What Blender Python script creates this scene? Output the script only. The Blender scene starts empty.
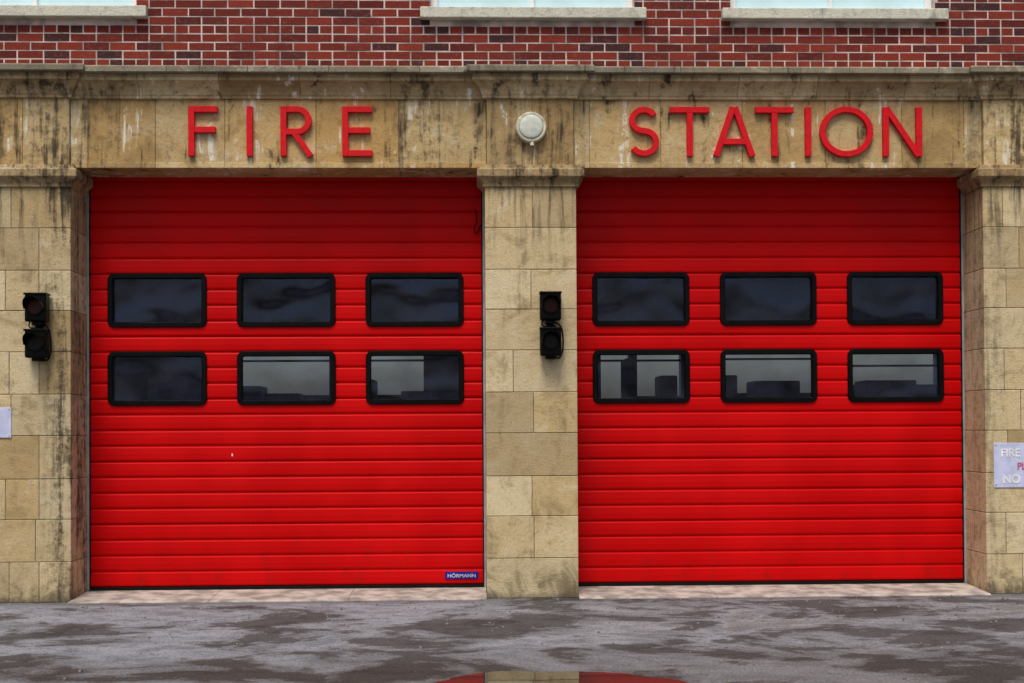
import bpy, bmesh, math, random
from mathutils import Vector, Matrix
random.seed(7)
S = bpy.context.scene
rad = math.radians

# ------------------------------------------------------------ node helpers
def node(nt, t, ins=None, **props):
    n = nt.nodes.new(t)
    for k, v in props.items(): setattr(n, k, v)
    for k, v in (ins or {}).items():
        if isinstance(v, bpy.types.NodeSocket): nt.links.new(v, n.inputs[k])
        else: n.inputs[k].default_value = v
    return n
def c4(c): return (c[0], c[1], c[2], 1.0)
def mix(nt, f, a, b, mode='MIX'):
    n = nt.nodes.new('ShaderNodeMix'); n.data_type = 'RGBA'; n.blend_type = mode
    for i, v in ((0, f), (6, a), (7, b)):
        if isinstance(v, bpy.types.NodeSocket): nt.links.new(v, n.inputs[i])
        else: n.inputs[i].default_value = v if i == 0 else c4(v)
    return n.outputs[2]
def math_(nt, op, a, b=0.0, c=None, clamp=False):
    n = nt.nodes.new('ShaderNodeMath'); n.operation = op; n.use_clamp = clamp
    for i, v in enumerate((a, b, c)):
        if v is None: continue
        if isinstance(v, bpy.types.NodeSocket): nt.links.new(v, n.inputs[i])
        else: n.inputs[i].default_value = v
    return n.outputs[0]
def rng(nt, v, a, b, c=0.0, d=1.0, smooth=True):
    n = nt.nodes.new('ShaderNodeMapRange'); n.clamp = True
    if smooth: n.interpolation_type = 'SMOOTHSTEP'
    nt.links.new(v, n.inputs[0])
    for i, x in enumerate((a, b, c, d)): n.inputs[i+1].default_value = x
    return n.outputs[0]
def pos(nt): return nt.nodes.new('ShaderNodeNewGeometry').outputs['Position']
def scaled(nt, p, s, off=(0, 0, 0)):
    n = node(nt, 'ShaderNodeMapping', {'Vector': p, 'Scale': s, 'Location': off}); return n.outputs[0]
def noise(nt, p, sc, det=3, rough=0.6, dist=0.0):
    return node(nt, 'ShaderNodeTexNoise', {'Vector': p, 'Scale': sc, 'Detail': det, 'Roughness': rough, 'Distortion': dist}).outputs['Fac']
def newmat(name):
    m = bpy.data.materials.new(name); m.use_nodes = True
    nt = m.node_tree; b = nt.nodes['Principled BSDF']
    return m, nt, b
def bump(nt, b, h, strength=0.3, dist=0.01):
    n = node(nt, 'ShaderNodeBump', {'Height': h, 'Strength': strength, 'Distance': dist})
    nt.links.new(n.outputs[0], b.inputs['Normal'])
def simple(name, col, rough=0.5, metal=0.0, var=0.12, nscale=6, bmp=0.0, spec=.5):
    m, nt, b = newmat(name); p = pos(nt)
    n = noise(nt, p, nscale, 2)
    dark = tuple(x*(1-2*var) for x in col); light = tuple(min(1, x*(1+var)) for x in col)
    nt.links.new(mix(nt, rng(nt, n, .3, .7), dark, light), b.inputs['Base Color'])
    b.inputs['Roughness'].default_value = rough; b.inputs['Metallic'].default_value = metal
    b.inputs['Specular IOR Level'].default_value = spec
    if bmp: bump(nt, b, noise(nt, p, 60, 2), bmp, .004)
    return m

# ------------------------------------------------------------ materials
def stone_mat(name, cream=(.67,.565,.35), tan=(.53,.385,.185), dirt=0.5, streaks=0.5, soot_top=None, white=0.0, base=True, shade=.42, west=0.0):
    m, nt, b = newmat(name); p = pos(nt)
    at = node(nt, 'ShaderNodeAttribute', attribute_name='blk')
    sp = node(nt, 'ShaderNodeSeparateColor', {'Color': at.outputs['Color']})
    xyz = node(nt, 'ShaderNodeSeparateXYZ', {'Vector': p})
    X, Z = xyz.outputs[0], xyz.outputs[2]
    col = mix(nt, sp.outputs[0], cream, tan)
    n1 = noise(nt, p, 3.0, 4, .70, .6)
    col = mix(nt, rng(nt, n1, .47, .72, 0, .75), col, tuple(x*.60 for x in tan))
    col = mix(nt, rng(nt, n1, .46, .30, 0, .45), col, (.70,.63,.46))
    n2 = noise(nt, p, 45, 2, .75)
    col = mix(nt, rng(nt, n2, .54, .76, 0, .5), col, (.16,.125,.075))
    n3 = noise(nt, p, 11, 4, .80)
    col = mix(nt, rng(nt, n3, .50, .72, 0, .55*dirt+.08), col, (.17,.13,.075))
    col = mix(nt, math_(nt, 'MULTIPLY', sp.outputs[1], shade), col, (.28,.205,.105))
    st = noise(nt, scaled(nt, p, (9, 9, .8)), 1.0, 4, .68, .35)
    brk = rng(nt, n1, .45, .60)
    col = mix(nt, math_(nt, 'MULTIPLY', math_(nt, 'MULTIPLY', rng(nt, st, .53, .66), brk), streaks), col, (.050,.038,.026))
    if west:   # heavier run-off soot near the downpipe end of the frieze and around pilaster heads
        q = math_(nt, 'ADD', math_(nt, 'MULTIPLY', st, .65), math_(nt, 'MULTIPLY', n3, .35))
        w = None
        for xc, wd in ((-4.6, 1.3), (.2, .7), (-.9, .5), (5.1, .7)):
            e = rng(nt, math_(nt, 'ABSOLUTE', math_(nt, 'SUBTRACT', X, xc)), 0, wd, 1, 0)
            w = e if w is None else math_(nt, 'MAXIMUM', w, e)
        col = mix(nt, math_(nt, 'MULTIPLY', w, rng(nt, q, .46, .60, .0, west)), col, (.060,.046,.030))
    if white:
        wm = math_(nt, 'MULTIPLY', rng(nt, st, .44, .37), rng(nt, n1, .50, .43))
        col = mix(nt, math_(nt, 'MULTIPLY', wm, white), col, (.72,.70,.60))
    if base:
        col = mix(nt, math_(nt, 'MULTIPLY', rng(nt, Z, .02, .50, 1.0, 0.0), rng(nt, n1, .38, .62, .0, .65)), col, (.08,.07,.048))
        col = mix(nt, rng(nt, Z, .0, .08, .5, 0.0), col, (.05,.045,.035))
        for xc, wd, k in ((-4.44, .30, .9), (4.86, .18, .45)):
            e = rng(nt, math_(nt, 'ABSOLUTE', math_(nt, 'SUBTRACT', X, xc)), .04, wd, 1, 0)
            q = math_(nt, 'ADD', math_(nt, 'MULTIPLY', st, .6), math_(nt, 'MULTIPLY', n3, .4))
            col = mix(nt, math_(nt, 'MULTIPLY', e, rng(nt, q, .44, .60, 0.05, k)), col, (.055,.044,.030))
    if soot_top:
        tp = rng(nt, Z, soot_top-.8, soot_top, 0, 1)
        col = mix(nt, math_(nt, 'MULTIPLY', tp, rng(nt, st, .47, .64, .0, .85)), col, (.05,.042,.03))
    nt.links.new(col, b.inputs['Base Color'])
    b.inputs['Roughness'].default_value = .92
    b.inputs['Specular IOR Level'].default_value = .15
    h = math_(nt, 'ADD', math_(nt, 'MULTIPLY', n2, .5), n3)
    bump(nt, b, h, .6, .014)
    return m
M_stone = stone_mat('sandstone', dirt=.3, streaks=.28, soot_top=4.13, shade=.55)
M_frieze = stone_mat('sandstone_frieze', cream=(.61,.47,.245), tan=(.50,.32,.12), dirt=.7, streaks=.95, white=.9, base=False, shade=.6, west=.85)
M_corn = stone_mat('sandstone_cornice', cream=(.58,.46,.26), tan=(.33,.22,.105), dirt=1.0, streaks=1.0, white=.8, base=False, shade=.55, west=.8)
M_slab = stone_mat('cornice_weathering', cream=(.33,.31,.25), tan=(.20,.18,.135), dirt=.9, streaks=.9, base=False)
M_sill = stone_mat('painted_sill', cream=(.68,.68,.58), tan=(.58,.58,.48), dirt=.4, streaks=.4, base=False, shade=.2)
M_core = simple('stone_joint', (.22,.175,.11), .95, var=.3, nscale=9)

def brick_mat():
    m, nt, b = newmat('brick'); p = pos(nt)
    at = node(nt, 'ShaderNodeAttribute', attribute_name='blk')
    sp = node(nt, 'ShaderNodeSeparateColor', {'Color': at.outputs['Color']})
    col = mix(nt, sp.outputs[0], (.23,.032,.018), (.10,.015,.012))
    col = mix(nt, rng(nt, sp.outputs[1], .78, .95), col, (.05,.020,.020))
    n = noise(nt, p, 28, 3, .75)
    col = mix(nt, rng(nt, n, .50, .8, 0, .45), col, (.33,.11,.075))
    nt.links.new(col, b.inputs['Base Color']); b.inputs['Roughness'].default_value = .85
    b.inputs['Specular IOR Level'].default_value = .2
    bump(nt, b, n, .4, .006); return m
M_brick = brick_mat()
M_mortar = simple('mortar', (.58,.47,.43), .95, var=.25, nscale=4)

def red_door_mat():
    m, nt, b = newmat('red_door_paint'); p = pos(nt)
    n = noise(nt, scaled(nt, p, (1,1,.5)), 1.3, 2, .6)
    col = mix(nt, rng(nt, n, .3, .7), (.49,.0012,.0022), (.58,.0020,.0030))
    z = node(nt, 'ShaderNodeSeparateXYZ', {'Vector': p}).outputs[2]
    g = noise(nt, scaled(nt, p, (5,5,3)), 1.0, 3, .75)
    grime = math_(nt, 'MULTIPLY', rng(nt, z, .08, .7, 1, .15), rng(nt, g, .46, .72, .0, .35))
    col = mix(nt, grime, col, (.22,.008,.006))
    nt.links.new(col, b.inputs['Base Color'])
    nt.links.new(rng(nt, n, .3, .7, .38, .50), b.inputs['Roughness'])
    b.inputs['Specular IOR Level'].default_value = .09
    bump(nt, b, n, .12, .03)
    return m
M_door = red_door_mat()
M_letter = simple('red_letter_paint', (.64,.006,.012), .45, var=.08, nscale=20, spec=.2)
M_black = simple('black_plastic', (.003,.003,.0035), .38, var=.2, spec=.12)
M_rubber = simple('rubber_seal', (.008,.008,.008), .8, spec=.1)
M_alu = simple('galvanised_track', (.36,.37,.38), .5, .2)
M_white = simple('white_paint', (.80,.84,.84), .5, var=.04)
M_cream = simple('cream_enamel', (.62,.59,.46), .6, var=.15, nscale=12, spec=.2)
M_diff = simple('opal_diffuser', (.62,.66,.57), .55, var=.08, nscale=14, spec=.25)
M_conc = simple('concrete', (.40,.355,.32), .95, var=.22, nscale=5, bmp=.4, spec=.2)
M_room = simple('room_paint', (.34,.37,.44), .9)
M_roomdark = simple('room_floor', (.07,.075,.09), .7)
M_blue = simple('badge_blue', (.008,.015,.24), .4, spec=.2)
M_badget = simple('badge_letter', (.50,.54,.70), .5)
M_signw = simple('sign_white', (.56,.60,.82), .45, var=.06, nscale=9, spec=.2)
M_signt = simple('sign_text', (.88,.89,.92), .6)
M_signr = simple('sign_text_red', (.50,.10,.20), .6)
M_lens = simple('red_lens', (.05,.004,.004), .35, spec=.2)
M_lens2 = simple('smoked_lens', (.006,.005,.005), .35, spec=.2)
M_lead = simple('roof_lead', (.14,.145,.15), .7)

def glass_mat(name, tint, dirt=.10):
    m = bpy.data.materials.new(name); m.use_nodes = True; nt = m.node_tree
    nt.nodes.clear(); out = nt.nodes.new('ShaderNodeOutputMaterial'); p = pos(nt)
    tr = node(nt, 'ShaderNodeBsdfTransparent', {'Color': c4(tint)})
    n = noise(nt, scaled(nt, p, (1,1,1.4)), 1.5, 1, .5, .4)
    bp = node(nt, 'ShaderNodeBump', {'Height': n, 'Strength': .45, 'Distance': .08})
    gl = node(nt, 'ShaderNodeBsdfGlossy', {'Color': (.48,.58,.88,1), 'Roughness': .04, 'Normal': bp.outputs[0]})
    fr = node(nt, 'ShaderNodeFresnel', {'IOR': 1.45})
    mx = node(nt, 'ShaderNodeMixShader', {0: fr.outputs[0], 1: tr.outputs[0], 2: gl.outputs[0]})
    df = node(nt, 'ShaderNodeBsdfDiffuse', {'Color': (.08,.085,.13,1)})
    d = noise(nt, p, 2.2, 3, .6)
    mx2 = node(nt, 'ShaderNodeMixShader', {0: rng(nt, d, .35, .75, .03, dirt*1.8), 1: mx.outputs[0], 2: df.outputs[0]})
    nt.links.new(mx2.outputs[0], out.inputs[0]); return m
M_glass = glass_mat('door_glazing', (.95,.97,1.0))
M_upglass = simple('window_glass_painted_sky', (.58,.80,.85), .15, var=.04, nscale=2)  # pale sky reflection painted into the pane colour, no blind behind

def ground_mat():
    m, nt, b = newmat('asphalt'); p = pos(nt)
    big = noise(nt, scaled(nt, p, (.75,.95,1), (3.1,1.2,0)), 1.0, 4, .62, .5)
    med = noise(nt, scaled(nt, p, (2.2,3.2,1), (8.1,4.2,0)), 1.0, 5, .78, .3)
    fine = noise(nt, p, 42, 2, .8)
    xx = node(nt, 'ShaderNodeSeparateXYZ', {'Vector': p})
    X, Y = xx.outputs[0], xx.outputs[1]
    dry = mix(nt, rng(nt, med, .36, .58), (.150,.157,.182), (.275,.285,.320))
    s = math_(nt, 'ADD', math_(nt, 'MULTIPLY', big, .66), math_(nt, 'MULTIPLY', med, .34))
    halo = rng(nt, s, .488, .524)
    wet = rng(nt, s, .518, .545)
    col = mix(nt, math_(nt, 'MULTIPLY', halo, .60), dry, (.105,.097,.094))
    col = mix(nt, math_(nt, 'MULTIPLY', rng(nt, s, .51, .43), rng(nt, X, -1.5, 3.0, .0, .60)), col, (.150,.130,.115))
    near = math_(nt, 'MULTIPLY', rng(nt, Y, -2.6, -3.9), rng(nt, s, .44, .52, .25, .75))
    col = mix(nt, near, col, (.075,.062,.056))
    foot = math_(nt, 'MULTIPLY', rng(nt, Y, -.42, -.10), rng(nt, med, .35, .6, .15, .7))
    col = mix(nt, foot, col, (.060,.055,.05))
    col = mix(nt, rng(nt, fine, .50, .70, 0, .70), col, (.045,.042,.040))
    col = mix(nt, rng(nt, fine, .44, .28, 0, .50), col, (.36,.36,.37))
    col = mix(nt, math_(nt, 'MULTIPLY', wet, rng(nt, med, .25, .6, .92, .60)), col, (.028,.024,.020))
    nt.links.new(col, b.inputs['Base Color'])
    nt.links.new(rng(nt, wet, 0, 1, .97, .85, False), b.inputs['Roughness'])
    b.inputs['Specular IOR Level'].default_value = .12
    bump(nt, b, fine, .7, .014)
    return m
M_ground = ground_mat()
def water_mat():
    m, nt, b = newmat('puddle_water')
    b.inputs['Base Color'].default_value = (.035,.030,.026,1); b.inputs['Roughness'].default_value = .02
    b.inputs['IOR'].default_value = 1.33; b.inputs['Specular IOR Level'].default_value = 1.0
    p = pos(nt); bump(nt, b, noise(nt, p, 3, 1), .02, .01); return m
M_water = water_mat()

# ------------------------------------------------------------ mesh helpers
class MB:
    def __init__(s): s.v = []; s.f = []; s.c = []
    def box(s, x0, x1, y0, y1, z0, z1, c=None):
        if c is None: c = (random.random(), random.random()**1.5, 0)
        o = len(s.v)
        for z in (z0, z1):
            for (x, y) in ((x0,y0),(x1,y0),(x1,y1),(x0,y1)):
                s.v.append((x, y, z)); s.c.append(c)
        s.f += [tuple(o+i for i in q) for q in ((3,2,1,0),(4,5,6,7),(0,1,5,4),(1,2,6,5),(2,3,7,6),(3,0,4,7))]
    def poly(s, pts, c=(.5,.2,0)):
        o = len(s.v); s.v += [tuple(q) for q in pts]; s.c += [c]*len(pts); s.f.append(tuple(range(o, o+len(pts))))
    def obj(s, name, mat, parent=None, bev=0, seg=1, recalc=False):
        me = bpy.data.meshes.new(name); me.from_pydata(s.v, [], s.f)
        a = me.color_attributes.new('blk', 'FLOAT_COLOR', 'POINT')
        for i, c in enumerate(s.c): a.data[i].color = (c[0], c[1], c[2], 1)
        me.materials.append(mat); me.update()
        if recalc:
            bm = bmesh.new(); bm.from_mesh(me); bmesh.ops.recalc_face_normals(bm, faces=bm.faces); bm.to_mesh(me); bm.free()
        o = bpy.data.objects.new(name, me); S.collection.objects.link(o)
        if parent: o.parent = parent
        if bev:
            m = o.modifiers.new('b', 'BEVEL'); m.width = bev; m.segments = seg; m.limit_method = 'ANGLE'
        return o
def empty(name):
    o = bpy.data.objects.new(name, None); S.collection.objects.link(o); return o
def box(name, mat, parent, *b, bev=0, seg=2):
    m = MB(); m.box(*b, c=(.5,.2,0)); return m.obj(name, mat, parent, bev, seg)
def cyl(name, mat, parent, loc, r, d, axis='Y', seg=40, r2=None, bev=0):
    bm = bmesh.new(); bmesh.ops.create_cone(bm, cap_ends=True, segments=seg, radius1=r, radius2=r if r2 is None else r2, depth=d)
    if axis == 'Y': bmesh.ops.rotate(bm, verts=bm.verts, cent=(0,0,0), matrix=Matrix.Rotation(rad(90), 3, 'X'))
    if axis == 'X': bmesh.ops.rotate(bm, verts=bm.verts, cent=(0,0,0), matrix=Matrix.Rotation(rad(90), 3, 'Y'))
    bmesh.ops.translate(bm, verts=bm.verts, vec=loc)
    me = bpy.data.meshes.new(name); bm.to_mesh(me); bm.free(); me.materials.append(mat)
    o = bpy.data.objects.new(name, me); S.collection.objects.link(o); o.parent = parent
    if bev:
        m = o.modifiers.new('b', 'BEVEL'); m.width = bev; m.segments = 2; m.limit_method = 'ANGLE'
    return o
def tube(name, mat, parent, pts, r):
    cu = bpy.data.curves.new(name, 'CURVE'); cu.dimensions = '3D'; cu.bevel_depth = r; cu.bevel_resolution = 3
    sp = cu.splines.new('NURBS'); sp.points.add(len(pts)-1); sp.use_endpoint_u = True; sp.order_u = 3
    for i, q in enumerate(pts): sp.points[i].co = (*q, 1)
    cu.materials.append(mat); o = bpy.data.objects.new(name, cu); S.collection.objects.link(o); o.parent = parent; return o
def text(name, s, mat, parent, x, y, z, size, bold=.0, sx=1.0, align='LEFT'):
    cu = bpy.data.curves.new(name, 'FONT'); cu.body = s; cu.size = size; cu.extrude = .001; cu.offset = bold; cu.align_x = align
    cu.materials.append(mat); o = bpy.data.objects.new(name, cu); S.collection.objects.link(o)
    o.rotation_euler = (rad(90), 0, 0); o.location = (x, y, z); o.scale = (sx, 1, 1); o.parent = parent; return o

# ------------------------------------------------------------ main dimensions (metres)
PL, PR = -.26, .655            # central pilaster
OL, OR = -4.375, 4.785         # outer jambs
PW = .915
YD = .55                       # door plane
ZL = 4.322                     # lintel soffit
ZF = 5.02                      # frieze top
ZC = 5.33                      # cornice top
BX0, BX1 = -8.6, 9.0           # whole building
YB = .09                       # brick face
station = empty('fire_station')

# pilaster shafts
def shaft(name, x0, x1, splits):
    m = MB(); g = .003; rows = 10; z = 0.0; H = 4.13
    hs = [.40,.42,.40,.43,.41,.42,.41,.40,.42,.42]
    for i in range(rows):
        z1 = z+hs[i] if i < rows-1 else H
        cuts = splits[i % len(splits)]
        xs = [x0]+[x0+(x1-x0)*c for c in cuts]+[x1]
        for a, b in zip(xs, xs[1:]):
            j = random.uniform(-.0025, .0025)
            m.box(a+(g if a > x0 else 0), b-(g if b < x1 else 0), j, YD+.10, z+g, z1-g, c=(random.random()**1.2, random.random()**1.8, 0))
        z = z1
    m.obj(name, M_stone, station, .005, 2)
    box(name+'_joints', M_core, station, x0+.006, x1-.006, .006, YD+.11, 0, H)
shaft('centre_pilaster', PL, PR, [[],[.52],[.50],[],[.52],[.30],[],[.5]])
shaft('pilaster_west', OL-PW, OL, [[.34,.66],[.62],[.30,.66],[.66],[.36]])
shaft('pilaster_east', OR, OR+PW, [[.40],[.22],[.48],[.25]])
m = MB()
for x0, x1 in ((OL-PW, OL), (PL, PR), (OR, OR+PW)):
    xm = x0+(x1-x0)*random.choice((.48,.52))
    m.box(x0+.02, xm-.001, .012, .5, 4.32, ZF+.02); m.box(xm+.001, x1-.02, .012, .5, 4.32, ZF+.02)
m.obj('pilaster_frieze', M_frieze, station, .003, 1)

# mitred mouldings, cut into separate stones along their length
def moulding(name, mat, x0, x1, yf, prof, returns=True, back=.5, cuts=()):
    m = MB(); n = len(prof); xs = [x0]+list(cuts)+[x1]
    for s, (a, b) in enumerate(zip(xs, xs[1:])):
        c = (random.random(), random.random()*.6, 0); o0 = len(m.v)
        a += .0015 if s else 0; b -= .0015 if s < len(xs)-2 else 0
        for o, z in prof:
            la = o if returns and s == 0 else 0; lb = o if returns and s == len(xs)-2 else 0
            m.v += [(a-la, back, z), (a-la, yf-o, z), (b+lb, yf-o, z), (b+lb, back, z)]; m.c += [c]*4
        for i in range(n-1):
            for k in range(4): k2 = (k+1) % 4; m.f.append((o0+4*i+k, o0+4*i+k2, o0+4*i+k2+4, o0+4*i+k+4))
        m.f.append((o0+3,o0+2,o0+1,o0)); m.f.append(tuple(o0+4*(n-1)+k for k in range(4)))
    return m.obj(name, mat, station, .003, 1)
cap = [(.0,4.115),(.022,4.118),(.022,4.15),(.030,4.165),(.045,4.185),(.064,4.20),(.078,4.215),(.078,4.285),(.050,4.30),(.040,4.335)]
corn = [(.0,5.005),(.020,5.008),(.020,5.035),(.028,5.042),(.036,5.075),(.052,5.11),(.080,5.145),(.104,5.162),(.122,5.166),(.122,5.20),(.112,5.206),(.118,5.232)]
slab = [(.160,5.234),(.180,5.240),(.180,5.292),(.168,5.305),(.02,5.345)]
for nm, x0, x1 in (('west', OL-PW, OL), ('centre', PL, PR), ('east', OR, OR+PW)):
    moulding('capital_'+nm, M_corn, x0, x1, 0, cap)
    moulding('cornice_'+nm, M_corn, x0, x1, 0, corn)
    moulding('cornice_slab_'+nm, M_slab, x0, x1, 0, slab)
for nm, x0, x1, ct in (('left', OL+.001, PL-.001, (-3.7,-2.9,-2.1,-1.2)), ('right', PR+.001, OR-.001, (1.4,2.3,3.1,4.0))):
    moulding('lintel_cornice_'+nm, M_corn, x0, x1, .048, corn, False, cuts=ct)
    moulding('lintel_cornice_slab_'+nm, M_slab, x0, x1, .048, [(a, z-.003) for a, z in slab], False, cuts=[c+.3 for c in ct])
def lintel(name, x0, x1, cuts, tones):
    m = MB(); xs = [x0-.018]+cuts+[x1+.018]
    for (a, b), t in zip(zip(xs, xs[1:]), tones):
        j = random.uniform(-.002,.002)
        m.box(a+.002, b-.002, .055+j, YD+.12, ZL, ZF+.01, c=(t, random.random()*.6, 0))
    m.obj(name, M_frieze, station, .004, 1)
    box(name+'_joints', M_core, station, x0-.017, x1+.017, .064, YD+.11, ZL+.01, ZF)
    m = MB()
    for a, b in zip(xs, xs[1:]): m.box(a+.001, b-.001, .045, .058, ZL-.004, ZL+.05)
    m.obj(name+'_fillet', M_frieze, station, .004, 2)
lintel('lintel_left', OL, PL, [-4.22,-3.55,-2.86,-1.95,-1.12], [.0,1,.3,.6,1,.2])
lintel('lintel_right', PR, OR, [.80,1.52,2.35,3.20,3.98,4.62], [.1,.5,.3,.8,.4,.9,.0])

# ------------------------------------------------------------ brick storey
ZTOP = 9.0
sills = [(-5.92,-3.63), (-.90,1.38), (2.15,4.46)]
wins = [(a+.10, b-.12, 5.94, 7.7) for a, b in sills] + [(-8.2,-6.4,5.94,7.7), (6.3,8.3,5.94,7.7)]
def bricks(name, x0, x1, z0, z1, y, holes, pitch=.0862, L=.262):
    m = MB(); z = z0; r = 0
    while z < z1-.01:
        hdr = (r % 4 == 1); l = L/2 if hdr else L
        x = x0 - (l*.5 if r % 2 else 0) - (.065 if hdr else 0)
        while x < x1:
            a, b = max(x, x0), min(x+l, x1)
            segs = [(a, b)]
            for hx0, hx1, hz0, hz1 in holes:
                if z+pitch*.5 > hz0 and z+pitch*.5 < hz1:
                    ns = []
                    for p, q in segs:
                        if q <= hx0 or p >= hx1: ns.append((p, q)); continue
                        if p < hx0: ns.append((p, hx0))
                        if q > hx1: ns.append((hx1, q))
                    segs = ns
            for p, q in segs:
                if q-p > .03:
                    j = random.uniform(-.001,.001); dz = random.uniform(-.0015,.0015)
                    mj = random.uniform(.0065,.009)
                    m.box(p+mj, q-mj, y+j, y+.06, z+mj+dz, z+pitch-mj+dz, c=(random.random(), random.random(), 0))
            x += l
        z += pitch; r += 1
    return m.obj(name, M_brick, station)
bricks('brick_wall', BX0, BX1, ZC-.08, ZTOP, YB, [(a,b,c-.13,d) for a,b,c,d in wins])
def wall_panels(name, mat, x0, x1, y0, y1, z0, z1, holes):
    m = MB(); hs = sorted(holes); x = x0
    for a, b, c, d in hs:
        m.box(x, a, y0, y1, z0, z1); m.box(a, b, y0, y1, z0, c); m.box(a, b, y0, y1, d, z1); x = b
    m.box(x, x1, y0, y1, z0, z1); return m.obj(name, mat, station)
wall_panels('mortar_bed', M_mortar, BX0+.004, BX1-.004, YB+.0035, .40, ZC-.10, ZTOP, wins)
bricks('brick_wall_west', BX0, OL-PW-.001, 0, ZC-.08, YB, [])
bricks('brick_wall_east', OR+PW+.001, BX1, 0, ZC-.08, YB, [])
box('mortar_bed_west', M_mortar, station, BX0+.004, OL-PW-.003, YB+.0035, .5, 0, ZC-.102)
box('mortar_bed_east', M_mortar, station, OR+PW+.003, BX1-.004, YB+.0035, .5, 0, ZC-.102)
for a, b in sills+[(-8.3,-6.3),(6.2,8.4)]:
    box('window_sill', M_sill, station, a, b, YB-.085, .30, 5.825, 5.938, bev=.010)
for a, b, c, d in wins:
    t = .07; y = .17
    m = MB()
    m.box(a, a+t, y, y+.08, c, d); m.box(b-t, b, y, y+.08, c, d); m.box(a+t, b-t, y, y+.08, d-t, d); m.box(a+t, b-t, y-.02, y+.08, c, c+.03)
    xm = a+(b-a)/2; m.box(xm-.022, xm+.022, y+.004, y+.07, c+.03, d-t)
    m.box(a+t, b-t, y+.008, y+.066, c+1.15, c+1.19)
    m.obj('window_frame', M_white, station, .004)
    box('window_glass', M_upglass, station, a+.02, b-.02, y+.04, y+.05, c+.02, d-.02)
    box('window_head', M_sill, station, a-.1, b+.1, YB-.02, .38, d+.001, d+.2, bev=.008)
box('parapet_coping', M_slab, station, BX0-.08, BX1+.08, -.02, .52, ZTOP+.001, ZTOP+.12, bev=.01)
YK = 12.2
box('side_wall_west', M_brick, station, BX0+.006, BX0+.3, .42, YK, 0, ZTOP)
box('side_wall_east', M_brick, station, BX1-.3, BX1-.006, .42, YK, 0, ZTOP)
box('roof', M_lead, station, BX0+.302, BX1-.302, .70, YK-.31, 8.6, 8.8)
box('first_floor', M_room, station, BX0+.302, BX1-.302, .70, YK-.31, 4.75, 5.2)
box('appliance_bay_floor', M_roomdark, station, BX0+.302, BX1-.302, .62, YK-.31, .0, .05)
holes = [(-5.1,-3.15,2.35,3.24), (-3.05,-1.35,2.35,3.24), (2.05,2.6,2.05,3.22), (2.75,3.6,2.3,3.22), (4.4,6.35,2.35,3.24), (6.9,8.6,2.5,3.1)]  # rear openings added so bright patches show through the lower door panes
wall_panels('rear_wall', M_room, BX0+.302, BX1-.302, YK-.3, YK, 0, ZTOP, holes)
m = MB()
for a, b, c, d in holes:
    m.box(a, b, YK-.2, YK-.15, d-.25, d-.21)
m.obj('added_opening_bars', M_roomdark, station)  # bars across the added rear openings
m = MB()
for x, w, h in ((-6.6,1.2,2.6),(-4.4,.7,2.45),(-3.7,.6,2.32),(-2.4,.6,2.55),(-1.4,.5,2.35),(.6,1.2,2.4),(2.3,.12,2.9),(3.0,.3,2.6),(4.0,.4,2.6),(4.9,.8,2.5),(6.9,.9,2.5),(7.6,.5,2.4)):
    m.box(x-w/2, x+w/2, 9.5, 10.2, .066, h)
m.obj('added_silhouettes', M_roomdark, station, .02)  # added dark boxes, shaped to darken parts of the view through the door panes

# ------------------------------------------------------------ doors
WZ = [(2.762,3.322),(1.951,2.512)]
def rrect(w, h, r, n=6):
    pts = []
    for cx, cz, a0 in ((w/2-r,h/2-r,0),(-w/2+r,h/2-r,90),(-w/2+r,-h/2+r,180),(w/2-r,-h/2+r,270)):
        for k in range(n+1):
            a = rad(a0+90*k/n); pts.append((cx+r*math.cos(a), cz+r*math.sin(a)))
    return pts
def ring(m, cx, cz, w, h, r, t, y0, y1, yin):
    loops = [(rrect(w, h, r), y1), (rrect(w, h, r), y0+.008), (rrect(w-.014, h-.014, r-.007), y0),
             (rrect(w-2*t+.016, h-2*t+.016, max(.012, r-t+.008)), y0), (rrect(w-2*t, h-2*t, max(.01, r-t)), y0+.010), (rrect(w-2*t, h-2*t, max(.01, r-t)), yin)]
    o = len(m.v); n = len(loops[0][0])
    for pts, y in loops:
        for x, z in pts: m.v.append((cx+x, y, cz+z)); m.c.append((.5,.2,0))
    for i in range(len(loops)-1):
        for k in range(n):
            k2 = (k+1) % n
            m.f.append((o+i*n+k, o+(i+1)*n+k, o+(i+1)*n+k2, o+i*n+k2))
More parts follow.
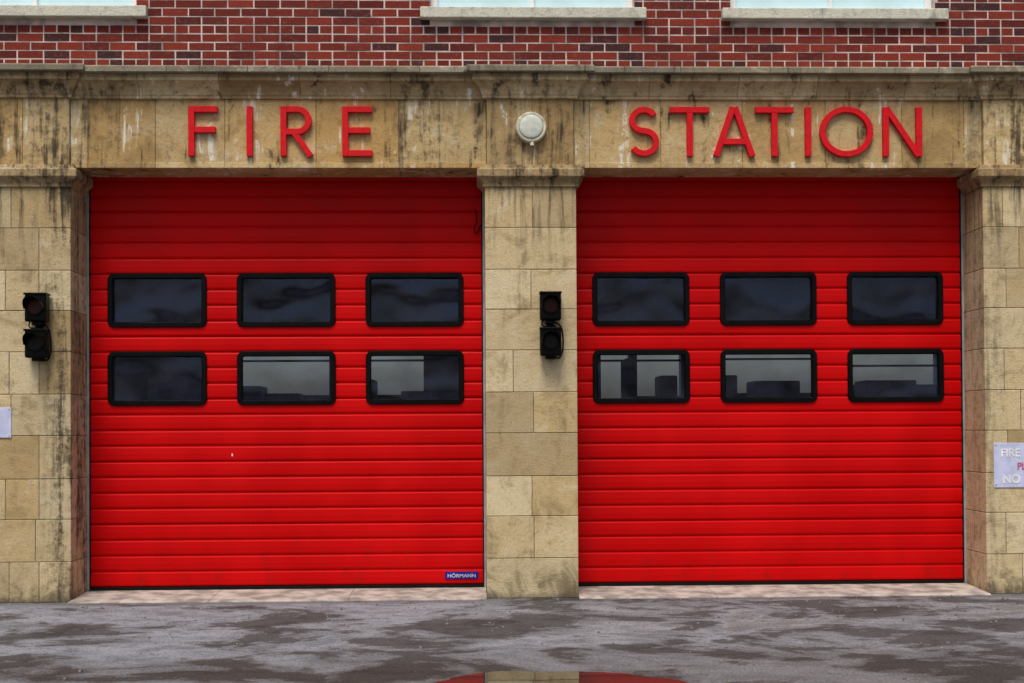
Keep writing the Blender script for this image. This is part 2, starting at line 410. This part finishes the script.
def door(side, x0, x1, wx):
    P = bpy.data.objects.new('sectional_door_'+side, None); S.collection.objects.link(P); P.parent = station
    W, H = 1.02, .56
    holes = [(c-W/2+.03, c+W/2-.03, a+.03, b-.03) for c in wx for a, b in WZ]
    zb, zt = .075, 4.42
    prof = []; pitch = .1618; z = zb; k = 0
    while z < zt:
        # slat: recessed joint, upward-facing lower lip, gently bellied face, undercut upper lip
        d = .022 if k % 4 == 0 else .015
        prof += [(z, d), (z+.004, d), (z+.016, .004), (z+.030, .0), (z+pitch*.5, -.002), (z+pitch-.018, .001), (z+pitch-.009, .005), (z+pitch-.004, .015)]
        z += pitch; k += 1
    for a, b in WZ:
        for zz in (a+.03, b-.03):
            for i in range(len(prof)-1):
                if prof[i][0] < zz < prof[i+1][0]:
                    f = (zz-prof[i][0])/(prof[i+1][0]-prof[i][0])
                    prof.insert(i+1, (zz, prof[i][1]*(1-f)+prof[i+1][1]*f)); break
    xs = sorted([x0+.03, x1-.03]+[h[0] for h in holes[::2]]+[h[1] for h in holes[::2]])
    m = MB(); nx = len(xs)
    for z, d in prof:
        for x in xs: m.v.append((x, YD+d, z)); m.c.append((0,0,0))
    for i in range(len(prof)-1):
        for j in range(nx-1):
            cx = (xs[j]+xs[j+1])/2; cz = (prof[i][0]+prof[i+1][0])/2
            if any(h[0] < cx < h[1] and h[2] < cz < h[3] for h in holes): continue
            m.f.append((i*nx+j, i*nx+j+1, (i+1)*nx+j+1, (i+1)*nx+j))
    m.obj('door_leaf', M_door, P)
    m = MB(); g = MB()
    for c in wx:
        for a, b in WZ:
            ring(m, c, (a+b)/2, W, H, .07, .054, YD-.022, YD+.012, YD+.045)
            g.box(c-W/2+.035, c+W/2-.035, YD+.024, YD+.030, a+.035, b-.035)
    m.obj('window_surround', M_black, P); g.obj('window_pane', M_glass, P)
    box('bottom_seal', M_rubber, P, x0+.03, x1-.03, YD-.004, YD+.03, .048, .077)
    m = MB(); m.box(x0+.001, x0+.022, YD-.012, YD+.03, .05, 4.4); m.box(x1-.022, x1-.001, YD-.012, YD+.03, .05, 4.4)
    m.obj('side_track', M_alu, P)
    m = MB(); m.box(x0+.022, x0+.036, YD-.006, YD+.03, .078, 4.4); m.box(x1-.036, x1-.022, YD-.006, YD+.03, .078, 4.4)
    m.obj('side_seal', M_rubber, P)
    return P
dl = door('left', OL, PL, [-3.654,-2.324,-.993])
dr = door('right', PR, OR, [1.371,2.712,4.055])
box('badge_plate', M_blue, dl, -.690, -.345, YD-.012, YD+.001, .135, .210, bev=.003)
text('badge_text', 'HÖRMANN', M_badget, dl, -.5175, YD-.0145, .153, .050, .001, 1.15, 'CENTER')
tube('pull_cord', M_rubber, dl, [(-.36,YD-.03,3.98),(-.33,YD-.05,3.86),(-.38,YD-.04,3.78),(-.34,YD-.04,3.70),(-.30,YD-.03,3.82)], .006)
box('chip', M_white, dl, -2.892, -2.88, YD-.005, YD+.001, 1.425, 1.45)

# thresholds
def threshold(nm, x0, x1):
    m = MB()
    pr = [(-.115,-.03),(-.115,.010),(-.09,.018),(YD-.03,.045),(YD+.06,.045),(YD+.06,-.03)]
    nseg = 3; n = len(pr)
    for k in range(nseg):
        a = x0+(x1-x0)*k/nseg+.0015; b = x0+(x1-x0)*(k+1)/nseg-.0015; o = len(m.v)
        for x in (a, b):
            for y, z in pr: m.v.append((x, y, z)); m.c.append((.5,.2,0))
        for i in range(n): j = (i+1) % n; m.f.append((o+i, o+j, o+n+j, o+n+i))
        m.f.append(tuple(o+i for i in range(n))[::-1]); m.f.append(tuple(o+n+i for i in range(n)))
    m.obj('concrete_threshold', M_conc, station, .003, 1, True)
threshold('l', OL-.0, PL-.001); threshold('r', PR+.001, OR)

# ------------------------------------------------------------ lettering
def ribbon(m, pts, w, y0, y1, closed=False):
    n = len(pts); L = []; R = []
    for i in range(n):
        if closed: a, b = pts[i-1], pts[(i+1) % n]
        else: a, b = pts[max(0, i-1)], pts[min(n-1, i+1)]
        dx, dz = b[0]-a[0], b[1]-a[1]; l = math.hypot(dx, dz); nx, nz = -dz/l*w/2, dx/l*w/2
        L.append((pts[i][0]+nx, pts[i][1]+nz)); R.append((pts[i][0]-nx, pts[i][1]-nz))
    o = len(m.v)
    for i in range(n):
        for (x, z), y in ((L[i],y0),(R[i],y0),(R[i],y1),(L[i],y1)): m.v.append((x, y, z)); m.c.append((0,0,0))
    for i in range(n if closed else n-1):
        j = (i+1) % n
        for k in range(4): m.f.append((o+4*i+k, o+4*i+(k+1) % 4, o+4*j+(k+1) % 4, o+4*j+k))
    if not closed: m.f.append((o,o+1,o+2,o+3)); e = o+4*(n-1); m.f.append((e+3,e+2,e+1,e))
def letter(ch, x0, x1, parent):
    z0, z1 = 4.430, 4.930; H = z1-z0; W = x1-x0; w = .060; h = w/2
    st = []; cl = set()
    V = lambda x: [(x, z0), (x, z1)]
    if ch == 'F': st = [V(x0+h), [(x0+w, z1-h), (x1, z1-h)], [(x0+w, z0+H*.53), (x1-.02, z0+H*.53)]]
    if ch == 'E': st = [V(x0+h), [(x0+w, z1-h), (x1, z1-h)], [(x0+w, z0+H*.52), (x1-.02, z0+H*.52)], [(x0+w, z0+h), (x1, z0+h)]]
    if ch == 'I': st = [V((x0+x1)/2)]
    if ch == 'T': st = [[((x0+x1)/2, z0), ((x0+x1)/2, z1-w)], [(x0, z1-h), (x1, z1-h)]]
    if ch == 'N': st = [V(x0+h), V(x1-h), [(x0+h+.004, z1-.004), (x1-h-.004, z0+.004)]]
    if ch == 'A':
        xm = (x0+x1)/2
        st = [[(x0+h, z0), (xm-.010, z1)], [(x1-h, z0), (xm+.010, z1)], [(x0+W*.2, z0+H*.30), (x1-W*.2, z0+H*.30)]]
    if ch == 'R':
        r = H*.255-h*.5; cx = x1-r-h-.015; cz = z1-h-r
        arc = [(cx+r*math.cos(rad(a)), cz+r*math.sin(rad(a))) for a in range(90, -91, -10)]
        st = [V(x0+h), [(x0+w, z1-h)]+arc+[(x0+w, cz-r)], [(cx-.03, cz-r-.01), (x1-h+.005, z0)]]
    if ch == 'O':
        st = [[((x0+x1)/2+(W/2-h)*math.cos(rad(a)), (z0+z1)/2+(H/2-h+.006)*math.sin(rad(a))) for a in range(0, 360, 8)]]; cl = {0}
    if ch == 'S':
        cx = (x0+x1)/2; ru = (H-w)*.242; rl = (H-w)*.258; rx = W/2-h
        cu = z1-h-ru; cz = z0+h+rl
        p = [(cx+rx*.94*math.cos(rad(a)), cu+ru*math.sin(rad(a))) for a in range(28, 271-12, 9)]
        q = [(cx+rx*math.cos(rad(a)), cz+rl*math.sin(rad(a))) for a in range(76, -153, -9)]
        st = [p+q]
    m = MB()
    for i, s in enumerate(st): ribbon(m, s, w, .004+.0012*i, .0535, i in cl)
    return m.obj('letter_'+ch, M_letter, parent, .003, 1, True)
LP = empty('fire_station_lettering')
for ch, a, b in (('F',-3.215,-2.925),('I',-2.64,-2.575),('R',-2.30,-1.975),('E',-1.685,-1.385)): letter(ch, a, b, LP)
for ch, a, b in (('S',1.19,1.50),('T',1.61,2.01),('A',2.045,2.475),('T',2.475,2.865),('I',2.98,3.045),('O',3.13,3.675),('N',3.775,4.175)): letter(ch, a, b, LP)

# ------------------------------------------------------------ wall lamp (flat round bulkhead)
WL = empty('wall_lamp'); lx, lz = .205, 4.71
cyl('back_plate', M_cream, WL, (lx, -.012, lz), .155, .05, bev=.008)
cyl('rim', M_cream, WL, (lx, -.052, lz), .151, .03, bev=.010)
cyl('rim_groove', M_roomdark, WL, (lx, -.068, lz), .121, .004)
bm = bmesh.new(); bmesh.ops.create_uvsphere(bm, u_segments=48, v_segments=24, radius=.118)
bmesh.ops.scale(bm, verts=bm.verts, vec=(1,.16,1)); bmesh.ops.translate(bm, verts=bm.verts, vec=(lx,-.071,lz))
me = bpy.data.meshes.new('diffuser'); bm.to_mesh(me); bm.free(); me.materials.append(M_diff)
for pl in me.polygons: pl.use_smooth = True
o = bpy.data.objects.new('diffuser', me); S.collection.objects.link(o); o.parent = WL
cyl('sensor_knob', M_cream, WL, (lx+.01, -.045, lz-.165), .020, .04, 'Z', 16)
for a in (30,150,270): cyl('screw', M_alu, WL, (lx+.136*math.cos(rad(a)), -.068, lz+.136*math.sin(rad(a))), .006, .006, seg=10)

# ------------------------------------------------------------ twin warning lights
def warning_light(x, ztop):
    P = empty('warning_light')
    box('mounting_bar', M_black, P, x-.035, x+.035, -.025, .003, ztop-.62, ztop-.02, bev=.004)
    for k, zc in enumerate((ztop-.145, ztop-.50)):
        box('housing', M_black, P, x-.105, x+.105, -.15, -.026, zc-.145, zc+.135, bev=.018, seg=3)
        box('drip_lip', M_black, P, x-.110, x+.110, -.165, -.02, zc+.118, zc+.138, bev=.004)
        cyl('lens_bezel', M_black, P, (x, -.155, zc), .088, .02, bev=.004)
        cyl('lens', M_lens if k == 0 else M_lens2, P, (x, -.162, zc), .070, .012, bev=.004)
        m = MB(); n = 18; r = .092
        for i in range(n+1):
            a = rad(-15+210*i/n); dep = .07+.10*max(0, math.sin(a))
            for rr in (r, r-.005):
                for y in (-.155, -.155-dep): m.v.append((x+rr*math.cos(a), y, zc+rr*math.sin(a))); m.c.append((0,0,0))
        for i in range(n):
            o = 4*i
            m.f += [(o,o+4,o+5,o+1),(o+2,o+3,o+7,o+6),(o+1,o+5,o+7,o+3)]
        m.obj('visor', M_black, P)
        box('clamp', M_black, P, x-.05, x+.05, -.10, -.005, zc-.175, zc-.146, bev=.004)
    tube('cable', M_rubber, P, [(x+.05,-.05,ztop-.31),(x+.10,-.08,ztop-.33),(x+.125,-.07,ztop-.42),(x+.13,-.06,ztop-.56),(x+.10,-.05,ztop-.67),(x+.04,-.05,ztop-.66),(x+.02,-.03,ztop-.60)], .008)
    tube('cable', M_rubber, P, [(x-.07,-.08,ztop-.29),(x-.10,-.07,ztop-.33),(x-.04,-.08,ztop-.36),(x+.02,-.06,ztop-.33),(x+.06,-.06,ztop-.35)], .007)
warning_light(.385, 3.06); warning_light(-4.675, 3.06)

# ------------------------------------------------------------ notice signs
N1 = empty('notice_sign')
box('plate', M_signw, N1, 4.865, 5.50, -.012, .0, 1.072, 1.522, bev=.003)
m = MB()
for x, z in ((4.885,1.50),(5.47,1.50),(4.885,1.10),(5.47,1.10)): m.box(x-.007, x+.007, -.016, -.011, z-.007, z+.007)
m.obj('screws', M_alu, N1, .002)
text('line', 'FIRE', M_signt, N1, 4.935, -.0145, 1.385, .115, .002, .95)
text('line', 'EXIT', M_signt, N1, 5.25, -.0145, 1.385, .115, .002, .9)
text('line', 'PLEASE', M_signr, N1, 5.10, -.0145, 1.255, .10, .002, .9)
text('line', 'NO', M_signt, N1, 4.95, -.0145, 1.12, .115, .004, 1)
text('line', 'PARKING', M_signt, N1, 5.17, -.0145, 1.12, .085, .002, .9)
N2 = empty('notice_sign')
box('plate', M_signw, N2, -5.22, -4.955, -.012, .0, 1.632, 1.93, bev=.003)
m = MB()
for x, z in ((-5.20,1.91),(-4.975,1.91),(-5.20,1.65),(-4.975,1.65)): m.box(x-.006, x+.006, -.016, -.011, z-.006, z+.006)
m.obj('screws', M_alu, N2, .002)

# ------------------------------------------------------------ ground, puddle, gravel
bm = bmesh.new(); bmesh.ops.create_grid(bm, x_segments=8, y_segments=8, size=400)
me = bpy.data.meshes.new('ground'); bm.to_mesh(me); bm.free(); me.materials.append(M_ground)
o = bpy.data.objects.new('ground', me); S.collection.objects.link(o)
m = MB(); pts = []
for i in range(90):
    a = 2*math.pi*i/90
    r = 1+.05*math.sin(3*a+1)+.035*math.sin(7*a)+.02*math.sin(13*a+2)+.012*math.sin(29*a)
    pts.append((.14+.86*r*math.cos(a), -4.56+.66*r*math.sin(a), .004))
m.poly(pts); m.obj('puddle', M_water)
m = MB()
for i in range(900):
    x = random.uniform(-7, 7); y = -abs(random.gauss(0, 1.8))-.02 if random.random() < .8 else -random.uniform(0, 6)
    s = random.choice((.004,.005,.006,.007,.010))
    m.box(x-s, x+s*random.uniform(.6,1.2), y-s, y+s, .0, s*random.uniform(.7,1.4))
m.obj('gravel', simple('gravel_stone', (.24,.21,.18), .9, var=.4, nscale=40), None, .002)

# ------------------------------------------------------------ light
EL, AZ = 62, 195
w = bpy.data.worlds.new('World'); S.world = w; w.use_nodes = True; nt = w.node_tree
sky = nt.nodes.new('ShaderNodeTexSky'); sky.sky_type = 'NISHITA'; sky.sun_disc = False
sky.sun_elevation = rad(EL); sky.sun_rotation = rad(AZ); sky.air_density = 1.0; sky.dust_density = 5.0; sky.ozone_density = .8
nt.links.new(sky.outputs[0], nt.nodes['Background'].inputs[0]); nt.nodes['Background'].inputs[1].default_value = .12
sd = bpy.data.lights.new('sun', 'SUN'); sd.energy = 2.4; sd.angle = rad(20); sd.color = (1,.94,.85)
so = bpy.data.objects.new('sun', sd); S.collection.objects.link(so)
az = rad(AZ); d = Vector((math.sin(az)*math.cos(rad(EL)), math.cos(az)*math.cos(rad(EL)), math.sin(rad(EL))))
so.rotation_euler = d.to_track_quat('Z', 'Y').to_euler(); so.location = (0,-20,20)

# ------------------------------------------------------------ camera
cd = bpy.data.cameras.new('camera'); cam = bpy.data.objects.new('camera', cd); S.collection.objects.link(cam)
cd.sensor_width = 36; cd.lens = 45.7; cd.shift_y = .0668; cd.clip_end = 1500
R = Matrix.Rotation(rad(-1.63), 4, 'Z') @ Matrix.Rotation(rad(90.8), 4, 'X') @ Matrix.Rotation(rad(-.315), 4, 'Z')
cam.matrix_world = Matrix.Translation((-.37, -13.0, 1.7)) @ R
S.camera = cam
S.view_settings.view_transform = 'Standard'; S.view_settings.look = 'None'; S.view_settings.exposure = 0
